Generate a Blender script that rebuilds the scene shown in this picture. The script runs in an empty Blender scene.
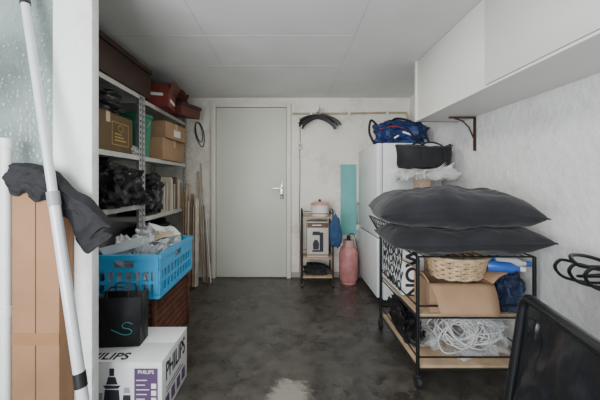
import bpy, bmesh, math, random
from mathutils import Vector, Matrix, Euler, noise
random.seed(4)
R=math.radians
COL=bpy.context.scene.collection

# ------------------------------------------------------------------ materials
MC={}
def M(name,col,rough=0.6,metal=0.0,var=0.12,scale=6.0,bump=0.08,bscale=40.0,spec=0.5,alpha=1.0,trans=0.0,detail=4.0):
    if name in MC: return MC[name]
    m=bpy.data.materials.new(name); m.use_nodes=True
    nt=m.node_tree; b=nt.nodes['Principled BSDF']
    tc=nt.nodes.new('ShaderNodeTexCoord')
    n=nt.nodes.new('ShaderNodeTexNoise'); n.inputs['Scale'].default_value=scale; n.inputs['Detail'].default_value=detail
    nt.links.new(tc.outputs['Object'],n.inputs['Vector'])
    cr=nt.nodes.new('ShaderNodeValToRGB')
    cr.color_ramp.elements[0].position=0.3; cr.color_ramp.elements[1].position=0.7
    cr.color_ramp.elements[0].color=(*[max(0,c*(1-var)) for c in col],1)
    cr.color_ramp.elements[1].color=(*[min(1,c*(1+var)) for c in col],1)
    nt.links.new(n.outputs['Fac'],cr.inputs['Fac']); nt.links.new(cr.outputs['Color'],b.inputs['Base Color'])
    b.inputs['Roughness'].default_value=rough; b.inputs['Metallic'].default_value=metal
    b.inputs['Specular IOR Level'].default_value=spec
    b.inputs['Alpha'].default_value=alpha; b.inputs['Transmission Weight'].default_value=trans
    if bump>0:
        n2=nt.nodes.new('ShaderNodeTexNoise'); n2.inputs['Scale'].default_value=bscale; n2.inputs['Detail'].default_value=3
        nt.links.new(tc.outputs['Object'],n2.inputs['Vector'])
        bp=nt.nodes.new('ShaderNodeBump'); bp.inputs['Strength'].default_value=bump; bp.inputs['Distance'].default_value=0.02
        nt.links.new(n2.outputs['Fac'],bp.inputs['Height']); nt.links.new(bp.outputs['Normal'],b.inputs['Normal'])
    MC[name]=m; return m

black_plastic=lambda: M('black_plastic',(0.012,0.012,0.013),0.4,bump=0.03)
black_fabric=lambda: M('black_fabric',(0.009,0.009,0.011),0.8,bump=0.15,bscale=60,var=0.3)
bag_film=lambda: M('black_bag_film',(0.007,0.007,0.009),0.42,bump=0.2,bscale=12,var=0.3)
black_metal=lambda: M('black_metal',(0.01,0.01,0.011),0.35,0.3,bump=0.02)
steel=lambda: M('galvanised_steel',(0.45,0.46,0.47),0.45,0.5,bump=0.05)
cardboard=lambda: M('cardboard',(0.38,0.235,0.135),0.85,var=0.14,scale=5,bump=0.08,bscale=80)
white_paint=lambda: M('white_paint',(0.75,0.76,0.74),0.5,var=0.05,bump=0.05)
wood_light=lambda: M('light_wood',(0.44,0.31,0.19),0.55,var=0.25,scale=9)
ink=lambda: M('black_ink',(0.015,0.015,0.02),0.6,bump=0)
paper=lambda: M('white_paper',(0.8,0.8,0.78),0.7,var=0.05)

# ------------------------------------------------------------------ geometry
class G:
    def __init__(s): s.bm=bmesh.new()
    def box(s,c,sz,rot=(0,0,0),bev=0.0,seg=2):
        mt=Matrix.Translation(c)@Euler([R(a) for a in rot]).to_matrix().to_4x4()@Matrix.Diagonal((sz[0],sz[1],sz[2],1))
        r=bmesh.ops.create_cube(s.bm,size=1,matrix=mt)
        if bev>0:
            es=list({e for v in r['verts'] for e in v.link_edges})
            bmesh.ops.bevel(s.bm,geom=es,offset=min(bev,min(sz)*0.45),segments=seg,affect='EDGES',profile=0.5)
        return s
    def bx(s,x0,x1,y0,y1,z0,z1,bev=0.0):
        return s.box(((x0+x1)/2,(y0+y1)/2,(z0+z1)/2),(abs(x1-x0),abs(y1-y0),abs(z1-z0)),bev=bev)
    def cyl(s,p1,p2,r,r2=None,seg=20):
        p1=Vector(p1);p2=Vector(p2);d=p2-p1
        mt=Matrix.Translation((p1+p2)/2)@d.to_track_quat('Z','Y').to_matrix().to_4x4()
        bmesh.ops.create_cone(s.bm,cap_ends=True,segments=seg,radius1=r,radius2=r if r2 is None else r2,depth=d.length,matrix=mt)
        return s
    def sph(s,c,r,seg=16,sc=(1,1,1)):
        mt=Matrix.Translation(c)@Matrix.Diagonal((sc[0],sc[1],sc[2],1))
        bmesh.ops.create_uvsphere(s.bm,u_segments=seg,v_segments=max(6,seg//2),radius=r,matrix=mt); return s
    def tube(s,pts,r,seg=8,closed=False):
        pts=[Vector(p) for p in pts]; n=len(pts); rings=[]; prev=None
        for i,p in enumerate(pts):
            if closed: t=(pts[(i+1)%n]-pts[i-1])
            else: t=pts[min(i+1,n-1)]-pts[max(i-1,0)]
            t.normalize()
            if prev is None:
                a=Vector((0,0,1)) if abs(t.z)<0.9 else Vector((1,0,0))
                u=t.cross(a).normalized()
            else:
                u=(prev-t*prev.dot(t)).normalized()
            prev=u; w=t.cross(u)
            rr=r[i] if isinstance(r,(list,tuple)) else r
            rings.append([s.bm.verts.new(p+(u*math.cos(2*math.pi*k/seg)+w*math.sin(2*math.pi*k/seg))*rr) for k in range(seg)])
        m=n if closed else n-1
        for i in range(m):
            a=rings[i]; b=rings[(i+1)%n]
            for k in range(seg):
                s.bm.faces.new((a[k],a[(k+1)%seg],b[(k+1)%seg],b[k]))
        if not closed:
            s.bm.faces.new(rings[0][::-1]); s.bm.faces.new(rings[-1])
        return s
    def lathe(s,prof,c=(0,0,0),seg=32,sx=1,sy=1):
        c=Vector(c); rings=[]
        for r,z in prof:
            rings.append([s.bm.verts.new(c+Vector((max(r,1e-4)*sx*math.cos(2*math.pi*k/seg),max(r,1e-4)*sy*math.sin(2*math.pi*k/seg),z))) for k in range(seg)])
        for a,b in zip(rings,rings[1:]):
            for k in range(seg): s.bm.faces.new((a[k],a[(k+1)%seg],b[(k+1)%seg],b[k]))
        return s
    def blob(s,c,half,seed=0,amp=0.18,freq=2.2,power=0.7,sub=5,flat=True,sag=0.0,octv=4):
        r=bmesh.ops.create_icosphere(s.bm,subdivisions=sub,radius=1)
        o=Vector((seed*7.3,seed*3.1,seed*1.7)); c=Vector(c)
        for v in r['verts']:
            p=v.co.copy()
            n1=noise.fractal(p*freq+o,0.8,2.0,octv)
            n2=abs(noise.noise(p*freq*2.3+o))
            q=Vector([math.copysign(abs(k)**power,k) for k in p])
            q*=1+amp*n1-amp*0.8*n2
            if q.z<0 and flat: q.z=max(q.z,-0.85)
            x=q.x*half[0]*(1-sag*max(0,q.z)); y=q.y*half[1]*(1-sag*max(0,q.z))
            v.co=c+Vector((x,y,q.z*half[2]))
        return s
    def sheet(s,fn,nu=30,nv=30):
        vs=[[s.bm.verts.new(fn(i/nu,j/nv)) for j in range(nv+1)] for i in range(nu+1)]
        for i in range(nu):
            for j in range(nv):
                s.bm.faces.new((vs[i][j],vs[i+1][j],vs[i+1][j+1],vs[i][j+1]))
        return s
    def poly(s,pts,th=(0,0,0)):
        a=[s.bm.verts.new(Vector(p)) for p in pts]; f=s.bm.faces.new(a)
        if Vector(th).length>0:
            b=[s.bm.verts.new(Vector(p)+Vector(th)) for p in pts]; s.bm.faces.new(b[::-1]); n=len(a)
            for i in range(n): s.bm.faces.new((a[i],b[i],b[(i+1)%n],a[(i+1)%n]))
        return s
    def crumple(s,amp,freq,seed=0):
        o=Vector((seed*3.7,seed*1.9,seed*5.1))
        for v in s.bm.verts:
            p=v.co*freq+o
            v.co+=Vector((noise.noise(p),noise.noise(p+Vector((9,0,0))),noise.noise(p+Vector((0,9,0)))))*amp
        return s
    def obj(s,name,mat,parent=None,loc=(0,0,0),rot=(0,0,0),solid=0.0,sub=0,label=None):
        bm=s.bm
        bmesh.ops.recalc_face_normals(bm,faces=bm.faces)
        for f in bm.faces: f.smooth=True
        for e in bm.edges:
            if len(e.link_faces)==2 and e.calc_face_angle(0)>0.65: e.smooth=False
        me=bpy.data.meshes.new(name); bm.to_mesh(me); bm.free()
        o=bpy.data.objects.new(name,me); COL.objects.link(o)
        me.materials.append(mat)
        o.location=loc; o.rotation_euler=[R(a) for a in rot]
        if parent is not None: o.parent=parent
        if solid:
            md=o.modifiers.new('solid','SOLIDIFY'); md.thickness=solid; md.offset=0
        if sub:
            md=o.modifiers.new('sub','SUBSURF'); md.levels=sub; md.render_levels=sub
        if label: o['label']=label
        return o
def tag(o,label,cat,group=None):
    o['label']=label; o['category']=cat
    if group: o['group']=group
    return o
def root(name,label,cat,loc=(0,0,0),rot=(0,0,0),group=None):
    e=bpy.data.objects.new(name,None); e.empty_display_size=0.05; COL.objects.link(e)
    e.location=loc; e.rotation_euler=[R(a) for a in rot]
    return tag(e,label,cat,group)
def structure(o): o['kind']='structure'; return o
def text(parent,name,s,size,loc,rot,mat,ext=0.0008,sx=1.0,bold=0.0,align='CENTER'):
    cu=bpy.data.curves.new('tmp','FONT'); cu.body=s; cu.size=size; cu.extrude=ext; cu.align_x=align; cu.align_y='CENTER'; cu.offset=bold
    t=bpy.data.objects.new('tmp',cu); COL.objects.link(t)
    dg=bpy.context.evaluated_depsgraph_get()
    me=bpy.data.meshes.new_from_object(t.evaluated_get(dg))
    bpy.data.objects.remove(t)
    me.name=name; me.materials.clear(); me.materials.append(mat)
    o=bpy.data.objects.new(name,me); COL.objects.link(o); o.parent=parent
    o.location=loc; o.rotation_euler=[R(a) for a in rot]; o.scale=(sx,1,1)
    return o
def cr(pts,n=6):
    out=[]
    for i in range(len(pts)-1):
        p0=pts[max(i-1,0)];p1=pts[i];p2=pts[i+1];p3=pts[min(i+2,len(pts)-1)]
        for k in range(n):
            t=k/n
            out.append(tuple(0.5*((2*p1[j])+(-p0[j]+p2[j])*t+(2*p0[j]-5*p1[j]+4*p2[j]-p3[j])*t*t+(-p0[j]+3*p1[j]-3*p2[j]+p3[j])*t**3) for j in range(len(p1))))
    out.append(tuple(pts[-1])); return out
FRONT=(90,0,0); RIGHTF=(90,0,90); LEFTF=(90,0,-90)
def copy_tree(src,loc,rot=None,label=None):
    n=src.copy(); COL.objects.link(n); n.location=loc
    if rot is not None: n.rotation_euler=[R(a) for a in rot]
    for c in src.children:
        k=c.copy(); COL.objects.link(k); k.parent=n
    if label: n['label']=label
    return n

# ------------------------------------------------------------------ room
D=3.45; CH=2.13; WR=1.42; WL=-1.62
def wallmat(name,base,stain,s=1.6,lo=0.52,hi=0.72,bump=0.25):
    m=M(name,base,0.75,var=0.04,scale=3,bump=bump,bscale=18)
    nt=m.node_tree; b=nt.nodes['Principled BSDF']; old=b.inputs['Base Color'].links[0].from_socket
    tc=[n for n in nt.nodes if n.type=='TEX_COORD'][0]
    n=nt.nodes.new('ShaderNodeTexNoise'); n.inputs['Scale'].default_value=s; n.inputs['Detail'].default_value=10; n.inputs['Roughness'].default_value=0.72
    nt.links.new(tc.outputs['Object'],n.inputs['Vector'])
    r=nt.nodes.new('ShaderNodeValToRGB'); r.color_ramp.elements[0].position=lo; r.color_ramp.elements[1].position=hi
    nt.links.new(n.outputs['Fac'],r.inputs['Fac'])
    mx=nt.nodes.new('ShaderNodeMix'); mx.data_type='RGBA'
    nt.links.new(r.outputs['Color'],mx.inputs['Factor']); nt.links.new(old,mx.inputs[6]); mx.inputs[7].default_value=(*stain,1)
    nt.links.new(mx.outputs[2],b.inputs['Base Color'])
    return m
mw=wallmat('painted_wall',(0.78,0.78,0.76),(0.58,0.56,0.50),2.8,0.52,0.78,0.5)
mwb=wallmat('painted_back_wall',(0.80,0.77,0.69),(0.50,0.43,0.31),3.6,0.50,0.80,0.4)
mc=wallmat('ceiling_board',(0.76,0.76,0.74),(0.70,0.70,0.68),1.2,0.5,0.75,0.08)
mc.node_tree.nodes['Principled BSDF'].inputs['Specular IOR Level'].default_value=0.2
# floor
mf=M('concrete_floor',(0.056,0.050,0.043),0.38,var=0.5,scale=9,bump=0.0,detail=12)
nt=mf.node_tree;b=nt.nodes['Principled BSDF'];old=b.inputs['Base Color'].links[0].from_socket
tc=[n for n in nt.nodes if n.type=='TEX_COORD'][0]
def noisef(sc,det,rg,a,c,off=0):
    mpp=nt.nodes.new('ShaderNodeMapping'); mpp.inputs['Location'].default_value=(off,off*0.7,0); nt.links.new(tc.outputs['Object'],mpp.inputs['Vector'])
    n=nt.nodes.new('ShaderNodeTexNoise');n.inputs['Scale'].default_value=sc;n.inputs['Detail'].default_value=det;n.inputs['Roughness'].default_value=rg
    nt.links.new(mpp.outputs[0],n.inputs['Vector'])
    r=nt.nodes.new('ShaderNodeMapRange');r.interpolation_type='SMOOTHSTEP';r.inputs[1].default_value=a;r.inputs[2].default_value=c
    nt.links.new(n.outputs['Fac'],r.inputs[0]); return n,r
def mixc(fac,a,col):
    mx=nt.nodes.new('ShaderNodeMix');mx.data_type='RGBA';nt.links.new(fac,mx.inputs['Factor']);nt.links.new(a,mx.inputs[6]);mx.inputs[7].default_value=(*col,1);return mx.outputs[2]
n1,ra=noisef(2.6,15,0.8,0.48,0.64); c1_=mixc(ra.outputs[0],old,(0.096,0.087,0.074))
n2,rb_=noisef(7.0,15,0.8,0.61,0.68,3.1); c2_=mixc(rb_.outputs[0],c1_,(0.17,0.155,0.135))
n3,rc_=noisef(4.1,12,0.75,0.54,0.60,7.7); c3_=mixc(rc_.outputs[0],c2_,(0.026,0.023,0.020))
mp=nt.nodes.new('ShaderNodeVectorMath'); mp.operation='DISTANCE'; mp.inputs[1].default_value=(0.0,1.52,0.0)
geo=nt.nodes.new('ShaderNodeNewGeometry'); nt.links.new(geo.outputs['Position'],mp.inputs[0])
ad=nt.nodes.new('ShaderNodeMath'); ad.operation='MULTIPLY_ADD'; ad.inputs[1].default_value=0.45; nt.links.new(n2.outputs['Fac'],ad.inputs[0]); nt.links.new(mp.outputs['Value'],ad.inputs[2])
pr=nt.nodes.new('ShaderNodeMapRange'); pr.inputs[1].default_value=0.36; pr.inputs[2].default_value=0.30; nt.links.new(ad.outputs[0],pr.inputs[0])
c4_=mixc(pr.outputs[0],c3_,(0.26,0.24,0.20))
nt.links.new(c4_,b.inputs['Base Color'])
r2=nt.nodes.new('ShaderNodeMapRange');r2.inputs[1].default_value=0.38;r2.inputs[2].default_value=0.62;r2.inputs[3].default_value=0.18;r2.inputs[4].default_value=0.48
nt.links.new(n1.outputs['Fac'],r2.inputs[0]);nt.links.new(r2.outputs[0],b.inputs['Roughness'])
bp=nt.nodes.new('ShaderNodeBump'); bp.inputs['Strength'].default_value=0.25; bp.inputs['Distance'].default_value=0.015
nt.links.new(n2.outputs['Fac'],bp.inputs['Height']); nt.links.new(bp.outputs['Normal'],b.inputs['Normal'])

structure(G().bx(-2.6,WR+0.1,-1.2,D+0.12,-0.1,0).obj('floor',mf))
structure(G().bx(-2.6,WR+0.1,-0.35,D+0.12,CH,CH+0.1).obj('ceiling',mc))
structure(G().bx(WL,WR,D,D+0.1,0,CH).obj('wall_back',mwb))
structure(G().bx(WR,WR+0.1,-0.5,D,0,CH).obj('wall_right',mw))
structure(G().bx(WL-0.1,WL,1.245,D,0,CH).obj('wall_left',mw))
structure(G().bx(-0.956,-0.82,1.2,1.245,0,CH,bev=0.004).obj('wall_front',mw))
structure(G().bx(WL-0.9,-0.957,1.205,1.245,0,1.08).obj('wall_front_parapet',mw))
mg=M('patterned_glass_painted_reflections',(0.20,0.25,0.23),0.2,var=0.4,scale=3.0,bump=0.0,detail=6,spec=0.5)  # opaque pane; reflections and outdoor tones are painted in as mottled colour
nt=mg.node_tree; b=nt.nodes['Principled BSDF']
v=nt.nodes.new('ShaderNodeTexVoronoi'); v.feature='SMOOTH_F1'; v.inputs['Scale'].default_value=70
tc=[q for q in nt.nodes if q.type=='TEX_COORD'][0]
mp=nt.nodes.new('ShaderNodeMapping'); mp.inputs['Scale'].default_value=(1,1,0.7)
nt.links.new(tc.outputs['Object'],mp.inputs['Vector']); nt.links.new(mp.outputs[0],v.inputs['Vector'])
bp=nt.nodes.new('ShaderNodeBump'); bp.inputs['Strength'].default_value=0.8; bp.inputs['Distance'].default_value=0.01
nt.links.new(v.outputs['Distance'],bp.inputs['Height']); nt.links.new(bp.outputs['Normal'],b.inputs['Normal'])
structure(G().bx(-1.62,-0.985,1.222,1.228,1.11,CH-0.002).obj('window_1',mg))
structure(G().bx(-1.65,-0.957,1.205,1.245,1.08,1.11).bx(-0.985,-0.957,1.205,1.245,1.11,CH).obj('trim_1',white_paint()))
seam=M('joint_strip',(0.60,0.60,0.58),0.8)
i=2
for x0,x1,y0,y1 in [(-1.6,0.44,1.983,1.987),(0.44,1.04,1.503,1.507),(-1.6,0.44,2.493,2.497),(-0.582,-0.578,1.99,2.5),(0.438,0.442,0.0,3.45),(-0.582,-0.578,0.6,1.98)]:
    structure(G().bx(x0,x1,y0,y1,CH-0.0015,CH).obj('trim_%d'%i,seam)); i+=1
# door
dm=M('door_paint',(0.64,0.65,0.56),0.45,var=0.04,scale=2,bump=0.02)
door=structure(G().bx(-0.87,-0.045,D-0.025,D-0.001,0.012,2.005,bev=0.003).obj('door_1',dm))
fr=M('frame_paint',(0.74,0.71,0.60),0.45,var=0.05)
structure(G().bx(-0.925,-0.875,D-0.05,D,0,2.06,bev=0.004).bx(-0.04,0.01,D-0.05,D,0,2.06,bev=0.004).bx(-0.875,-0.04,D-0.05,D,2.012,2.06,bev=0.004).obj('trim_%d'%i,fr)); i+=1
chrome=M('brushed_chrome',(0.55,0.54,0.5),0.25,0.9)
G().bx(-0.115,-0.075,D-0.033,D-0.026,0.93,1.13,bev=0.003).obj('handle_plate',chrome,door)
G().tube([(-0.095,D-0.03,1.06),(-0.095,D-0.075,1.06),(-0.10,D-0.08,1.06),(-0.2,D-0.08,1.055)],0.009).obj('handle',chrome,door)
G().cyl((-0.095,D-0.038,0.975),(-0.095,D-0.03,0.975),0.012).obj('keyhole',black_metal(),door)
structure(G().bx(0.01,WR,D-0.012,D,0,0.06).obj('baseboard_back',M('skirting',(0.35,0.33,0.29),0.7)))
teal=M('teal_paint',(0.15,0.43,0.41),0.6,var=0.08)
structure(G().bx(0.60,0.79,D-0.003,D,0.5,1.34).obj('trim_%d'%i,teal)); i+=1

# wall cabinet
cab=root('wall_cabinet','long off-white wall cabinet with sliding doors mounted under the ceiling','cabinet',(1.04,0,1.63))
cm=M('cream_cabinet',(0.74,0.73,0.69),0.4,var=0.03,scale=2,bump=0.02)
c0,c1=-0.3,2.42; hh=CH-1.63
G().bx(0.03,0.378,c0,c1,0,0.02).bx(0.03,0.378,c0,c1,hh-0.02,hh-0.001).bx(0.36,0.378,c0,c1,0.02,hh-0.02).bx(0.0,0.36,c1-0.02,c1,0.0,hh-0.001).bx(0.03,0.36,c0,c0+0.02,0.02,hh-0.02).bx(0.0,0.03,c0,c1-0.02,0,0.012).obj('body',cm,cab)
G().bx(0.012,0.026,1.5,c1-0.022,0.014,hh-0.003,bev=0.002).obj('sliding_door',cm,cab)
G().bx(-0.006,0.008,0.2,1.54,0.014,hh-0.003,bev=0.002).obj('sliding_door',cm,cab)
G().bx(0.012,0.026,c0+0.01,0.24,0.014,hh-0.003,bev=0.002).obj('sliding_door',cm,cab)

bk=M('rusty_brown_metal',(0.07,0.03,0.02),0.6,0.3,var=0.4)
br=G().bx(-0.2,0,-0.012,0.012,-0.012,0,bev=0.002).bx(-0.01,0,-0.014,0.014,-0.26,-0.012,bev=0.002).tube([(-0.16,0,-0.012),(-0.10,0,-0.03),(-0.05,0,-0.08),(-0.01,0,-0.17)],0.006).obj('shelf_bracket',bk,loc=(WR-0.001,2.22,1.629))
tag(br,'brown metal bracket screwed under the wall cabinet','bracket')

cmn=M('conduit_paint',(0.42,0.34,0.22),0.5,var=0.25)
cd=root('conduit_pipe','painted conduit pipe running along the wall top with clips','pipe',(0,D-0.017,1.94))
G().tube([(0.03,0,-0.0),(0.6,0,0.0),(1.1,0,0.01),(1.38,0,0.01),(1.39,0,-0.02),(1.39,0,-0.45)],0.012).obj('pipe',cmn,cd)
for x in (0.25,0.7,1.15): G().bx(x-0.012,x+0.012,-0.016,0.015,-0.018,0.022,bev=0.003).obj('pipe_clip',white_paint(),cd)
jb=root('junction_box','small round-cornered cream junction box on the wall','junction box',(0.12,D-0.02,1.87))
G().box((0,0,0),(0.07,0.036,0.07),bev=0.008).obj('box_body',fr,jb)
G().cyl((0,-0.018,0),(0,-0.024,0),0.02).obj('cap',cmn,jb)
sw=root('wall_switch','small white wall switch with cable beside the door','switch',(0.12,D-0.013,1.56))
G().box((0,0,0),(0.06,0.024,0.075),bev=0.006).obj('switch_body',white_paint(),sw)
G().box((0,-0.015,0),(0.035,0.012,0.045),bev=0.003).obj('rocker',M('grey_plastic',(0.3,0.3,0.31),0.4),sw)
G().tube([(0,0,0.036),(0.0,0,0.12),(0.0,0,0.26)],0.006).obj('cable',cmn,sw)
e=root('wall_cable','thin dark cable running down the wall from the switch','cable',(0.115,D-0.006,0.0))
G().tube(cr([(0,0,1.52),(0.004,0,1.2),(-0.004,0,0.8),(0.003,0,0.4),(0,0,0.065)]),0.005,6).obj('cable',M('brown_cable',(0.12,0.08,0.05),0.5),e)

# coat hangers
def hanger():
    e=root('coat_hanger','thin black coat hanger hanging from the wall hook','coat hanger',group='coat hangers on the wall')
    hk=[(0.022*math.sin(a),0,-0.022+0.022*math.cos(a)) for a in [R(t) for t in range(-100,181,20)]]
    hk=hk+[(0.0,0,-0.055),(0,0,-0.075)]
    G().tube(hk,0.003,6).obj('hook',steel(),e)
    p=cr([(-0.21,0,-0.185),(-0.18,0,-0.145),(-0.10,0,-0.098),(0,0,-0.075),(0.10,0,-0.098),(0.18,0,-0.145),(0.21,0,-0.185)],4)
    G().tube(p,0.011).obj('shoulder_bar',black_plastic(),e)
    return e
h0=hanger(); hx=0.33; h0.location=(hx,D-0.03,1.955); h0.rotation_euler=(0,R(4),0)
for k,(ry,rz) in enumerate([(-6,3),(9,-4),(-2,6),(12,3),(1,-5)]):
    copy_tree(h0,(hx+0.008*k,D-0.065-0.034*k,1.955),(0,ry,rz))
hk=G().tube([(0,0,0),(0,-0.22,0),(0,-0.235,0.01),(0,-0.24,0.035)],0.005).cyl((0,0,0),(0,-0.006,0),0.02).obj('wall_hook',steel(),loc=(hx,D-0.002,1.948))
tag(hk,'steel wall hook carrying the black coat hangers','hook')

e=root('cable_loop','thin black cable loop hanging on a wall nail','cable',(-1.10,D-0.012,1.84),(0,-12,0))
G().tube([(0.055*math.sin(a)*(0.6+0.4*math.sin(a/2)),0.004,-0.15-0.15*math.cos(a)) for a in [2*math.pi*t/28 for t in range(28)]],0.0055,6,closed=True).tube([(0.035*math.sin(a),-0.006,-0.12-0.12*math.cos(a)) for a in [2*math.pi*t/28 for t in range(28)]],0.005,6,closed=True).obj('cable',black_plastic(),e)
G().cyl((0,0.011,0.0),(0,-0.03,0.0),0.006).obj('nail',steel(),e)

# ------------------------------------------------------------------ shelving
def shelving(label,y0,y1,levels,x0=-1.6,x1=-1.2,h=2.1):
    e=root('shelving_unit',label,'shelving',(0,y0,0))
    L=y1-y0
    for (x,sx) in ((x1,-1),(x0,1)):
        for (y,sy) in ((0,1),(L,-1)):
            g=G(); w=0.042
            g.bx(x,x+sx*0.003,y,y+sy*0.012,0,h).bx(x,x+sx*0.003,y+sy*0.03,y+sy*w,0,h)
            g.bx(x,x+sx*0.012,y,y+sy*0.003,0,h).bx(x+sx*0.03,x+sx*w,y,y+sy*0.003,0,h)
            z=0.01
            while z<h-0.02:
                g.bx(x,x+sx*0.003,y+sy*0.012,y+sy*0.03,z,z+0.024)
                g.bx(x+sx*0.012,x+sx*0.03,y,y+sy*0.003,z,z+0.024)
                z+=0.045
            g.obj('post',steel(),e)
    for z in levels:
        g=G().bx(x0+0.004,x1-0.004,0.004,L-0.004,z-0.003,z)
        g.bx(x1-0.008,x1+0.0,0.045,L-0.045,z-0.035,z-0.003).bx(x0,x0+0.008,0.045,L-0.045,z-0.035,z-0.003)
        g.bx(x0+0.045,x1-0.045,0.004,0.01,z-0.035,z-0.003).bx(x0+0.045,x1-0.045,L-0.01,L-0.004,z-0.035,z-0.003)
        g.obj('shelf',M('shelf_enamel',(0.55,0.55,0.52),0.45,0.1),e)
    return e
shelving('grey metal slotted-angle shelving unit holding a dark carton and black bags',1.30,2.35,[0.12,0.95,1.34,1.83])
shelving('grey metal slotted-angle shelving unit holding boxes and upright books',2.36,3.36,[0.12,0.45,0.84,1.34,1.81])

def crate_box(name,label,cat,x0,x1,y0,y1,z0,z1,mat,rot=0,tape=True,lid=True):
    cx,cy=(x0+x1)/2,(y0+y1)/2; w,l,h=x1-x0,y1-y0,z1-z0
    e=root(name,label,cat,(cx,cy,z0),(0,0,rot))
    G().bx(-w/2,w/2,-l/2,l/2,0.001,h-0.004,bev=0.004).obj('carton_body',mat,e)
    if lid:
        G().bx(-w/2,w/2,-l/2,-0.002,h-0.0035,h,bev=0.001).obj('flap',mat,e)
        G().bx(-w/2,w/2,0.002,l/2,h-0.0035,h,bev=0.001).obj('flap',mat,e)
    if tape:
        G().bx(-w/2-0.001,w/2+0.001,-0.022,0.022,h,h+0.001).bx(w/2+0.0003,w/2+0.001,-0.022,0.022,h-0.07,h+0.001).obj('tape',M('packing_tape',(0.55,0.42,0.24),0.3),e)
    return e
db=M('dark_brown_wood',(0.04,0.018,0.011),0.55,var=0.35,scale=5)
e=root('wooden_chest','long dark brown wooden box on the top shelf','box',(-1.37,2.0,1.831))
G().bx(-0.18,0.19,-0.46,0.46,0,0.20,bev=0.006).obj('box_body',db,e)
G().bx(-0.19,0.20,-0.47,0.47,0.202,0.24,bev=0.006).obj('lid',db,e)
red=M('dark_red_board',(0.17,0.028,0.02),0.55,var=0.45)
e=root('red_box','dark red open box with black contents on the top shelf','box',(-1.30,2.68,1.812),(0,2,9))
g=G().bx(-0.20,0.20,-0.13,0.13,0,0.005)
g.bx(-0.20,0.20,-0.13,-0.124,0.005,0.20).bx(-0.20,0.20,0.124,0.13,0.005,0.20).bx(-0.20,-0.194,-0.124,0.124,0.005,0.20).bx(0.194,0.20,-0.124,0.124,0.005,0.20)
g.obj('box_body',red,e)
G().box((0.22,0,0.19),(0.006,0.25,0.10),rot=(0,25,0),bev=0.002).obj('flap',red,e)
G().bx(-0.15,0.15,-0.1315,-0.1302,0.09,0.115).bx(0.2002,0.2015,-0.08,0.09,0.05,0.08).obj('stripe',paper(),e)
tag(G().blob((0,0,0.09),(0.15,0.09,0.12),seed=17,amp=0.35,octv=3).obj('cloth_bundle',M('brown_black_cloth',(0.04,0.018,0.014),0.7,var=0.5),loc=(-1.30,2.68,1.825)),'dark brown bundle stuffed in the red box','cloth')
e=root('shoe_box','flat dark maroon box jutting out over the shelf edge','box',(-1.21,3.05,1.815),(3,7,-13))
G().box((0,0,0.06),(0.38,0.34,0.10),bev=0.006).obj('box_body',M('dark_red_card',(0.10,0.025,0.018),0.6,var=0.3),e)
G().box((0,0,0.12),(0.40,0.36,0.035),bev=0.006).obj('lid',M('black_card',(0.025,0.016,0.014),0.6),e)
tag(G().blob((0,0,0.06),(0.15,0.13,0.07),seed=3,amp=0.35,octv=2).obj('folded_bag',M('burgundy_cloth',(0.08,0.022,0.018),0.7,var=0.5),loc=(-1.24,3.02,1.965)),'burgundy folded bag on top of the maroon box','bag')

dk=M('dark_card',(0.12,0.075,0.035),0.7,var=0.15)
e=crate_box('carton','brown cardboard carton with yellow printed emblem','box',-1.58,-1.205,1.62,2.22,1.341,1.60,dk)
yl=M('yellow_ink',(0.42,0.31,0.09),0.6,bump=0)
g=G()
g.bx(0.1885,0.1895,0.04,0.24,0.20,0.205).bx(0.1885,0.1895,0.04,0.24,0.045,0.05).bx(0.1885,0.1895,0.04,0.045,0.05,0.20).bx(0.1885,0.1895,0.235,0.24,0.05,0.20)
for k in range(3): g.bx(0.1885,0.1895,0.07,0.21-0.03*k,0.075+0.022*k,0.084+0.022*k)
g.tube([(0.189,0.14+0.03*math.cos(a),0.165+0.022*math.sin(a)) for a in [2*math.pi*t/20 for t in range(20)]],0.003,5,closed=True)
g.obj('printed_emblem',yl,e)
def bag(label,c,half,seed,amp=0.3,power=0.75,mat=None,name='black_bag',octv=2):
    e=root(name,label,'bag',c)
    G().blob((0,0,half[2]*0.85),half,seed=seed,amp=amp,power=power,octv=octv,freq=2.0).obj('bag_body',mat or bag_film(),e)
    g=G().lathe([(0.012,0),(0.018,0.01),(0.014,0.025),(0.03,0.05),(0.045,0.07),(0.04,0.066),(0.012,0.03),(0.001,0.028)],(half[0]*0.1,0,half[2]*1.62),seg=24).crumple(0.01,30,seed)
    g.obj('gathered_neck',mat or bag_film(),e)
    return e
bag('crumpled black sack on top of the brown carton',(-1.37,1.9,1.602),(0.17,0.26,0.10),5,0.3)
tag(G().blob((0,0,0.03),(0.07,0.09,0.04),seed=6,amp=0.4).obj('bubble_wrap',M('bubble_plastic',(0.5,0.5,0.5),0.3,var=0.3),loc=(-1.27,2.27,1.345)),'scrap of crumpled white bubble wrap on the shelf','wrapping')
bag('shiny black plastic bag on the metal shelf',(-1.37,1.60,0.951),(0.19,0.13,0.16),8)
bag('slumped shiny black plastic bag on the metal shelf',(-1.33,2.02,0.951),(0.25,0.23,0.175),9,0.28)
tag(G().blob((0,0,0.04),(0.08,0.06,0.05),seed=12,amp=0.4,power=0.9).obj('work_glove',M('grey_glove',(0.06,0.06,0.07),0.9,var=0.5),loc=(-1.2,2.29,0.955)),'dark grey work glove at the shelf edge','glove')
crate_box('carton','plain brown carton on the bottom shelf','box',-1.58,-1.22,1.4,2.2,0.121,0.5,cardboard())
crate_box('carton','plain brown carton on the lower metal shelf','box',-1.58,-1.22,2.5,3.2,0.121,0.38,cardboard())
bag('dark sack lying on the lower metal shelf',(-1.4,2.85,0.452),(0.16,0.36,0.15),21)
e=root('bucket','green plastic bucket with rim on the metal shelf','bucket',(-1.34,2.53,1.341))
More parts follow.
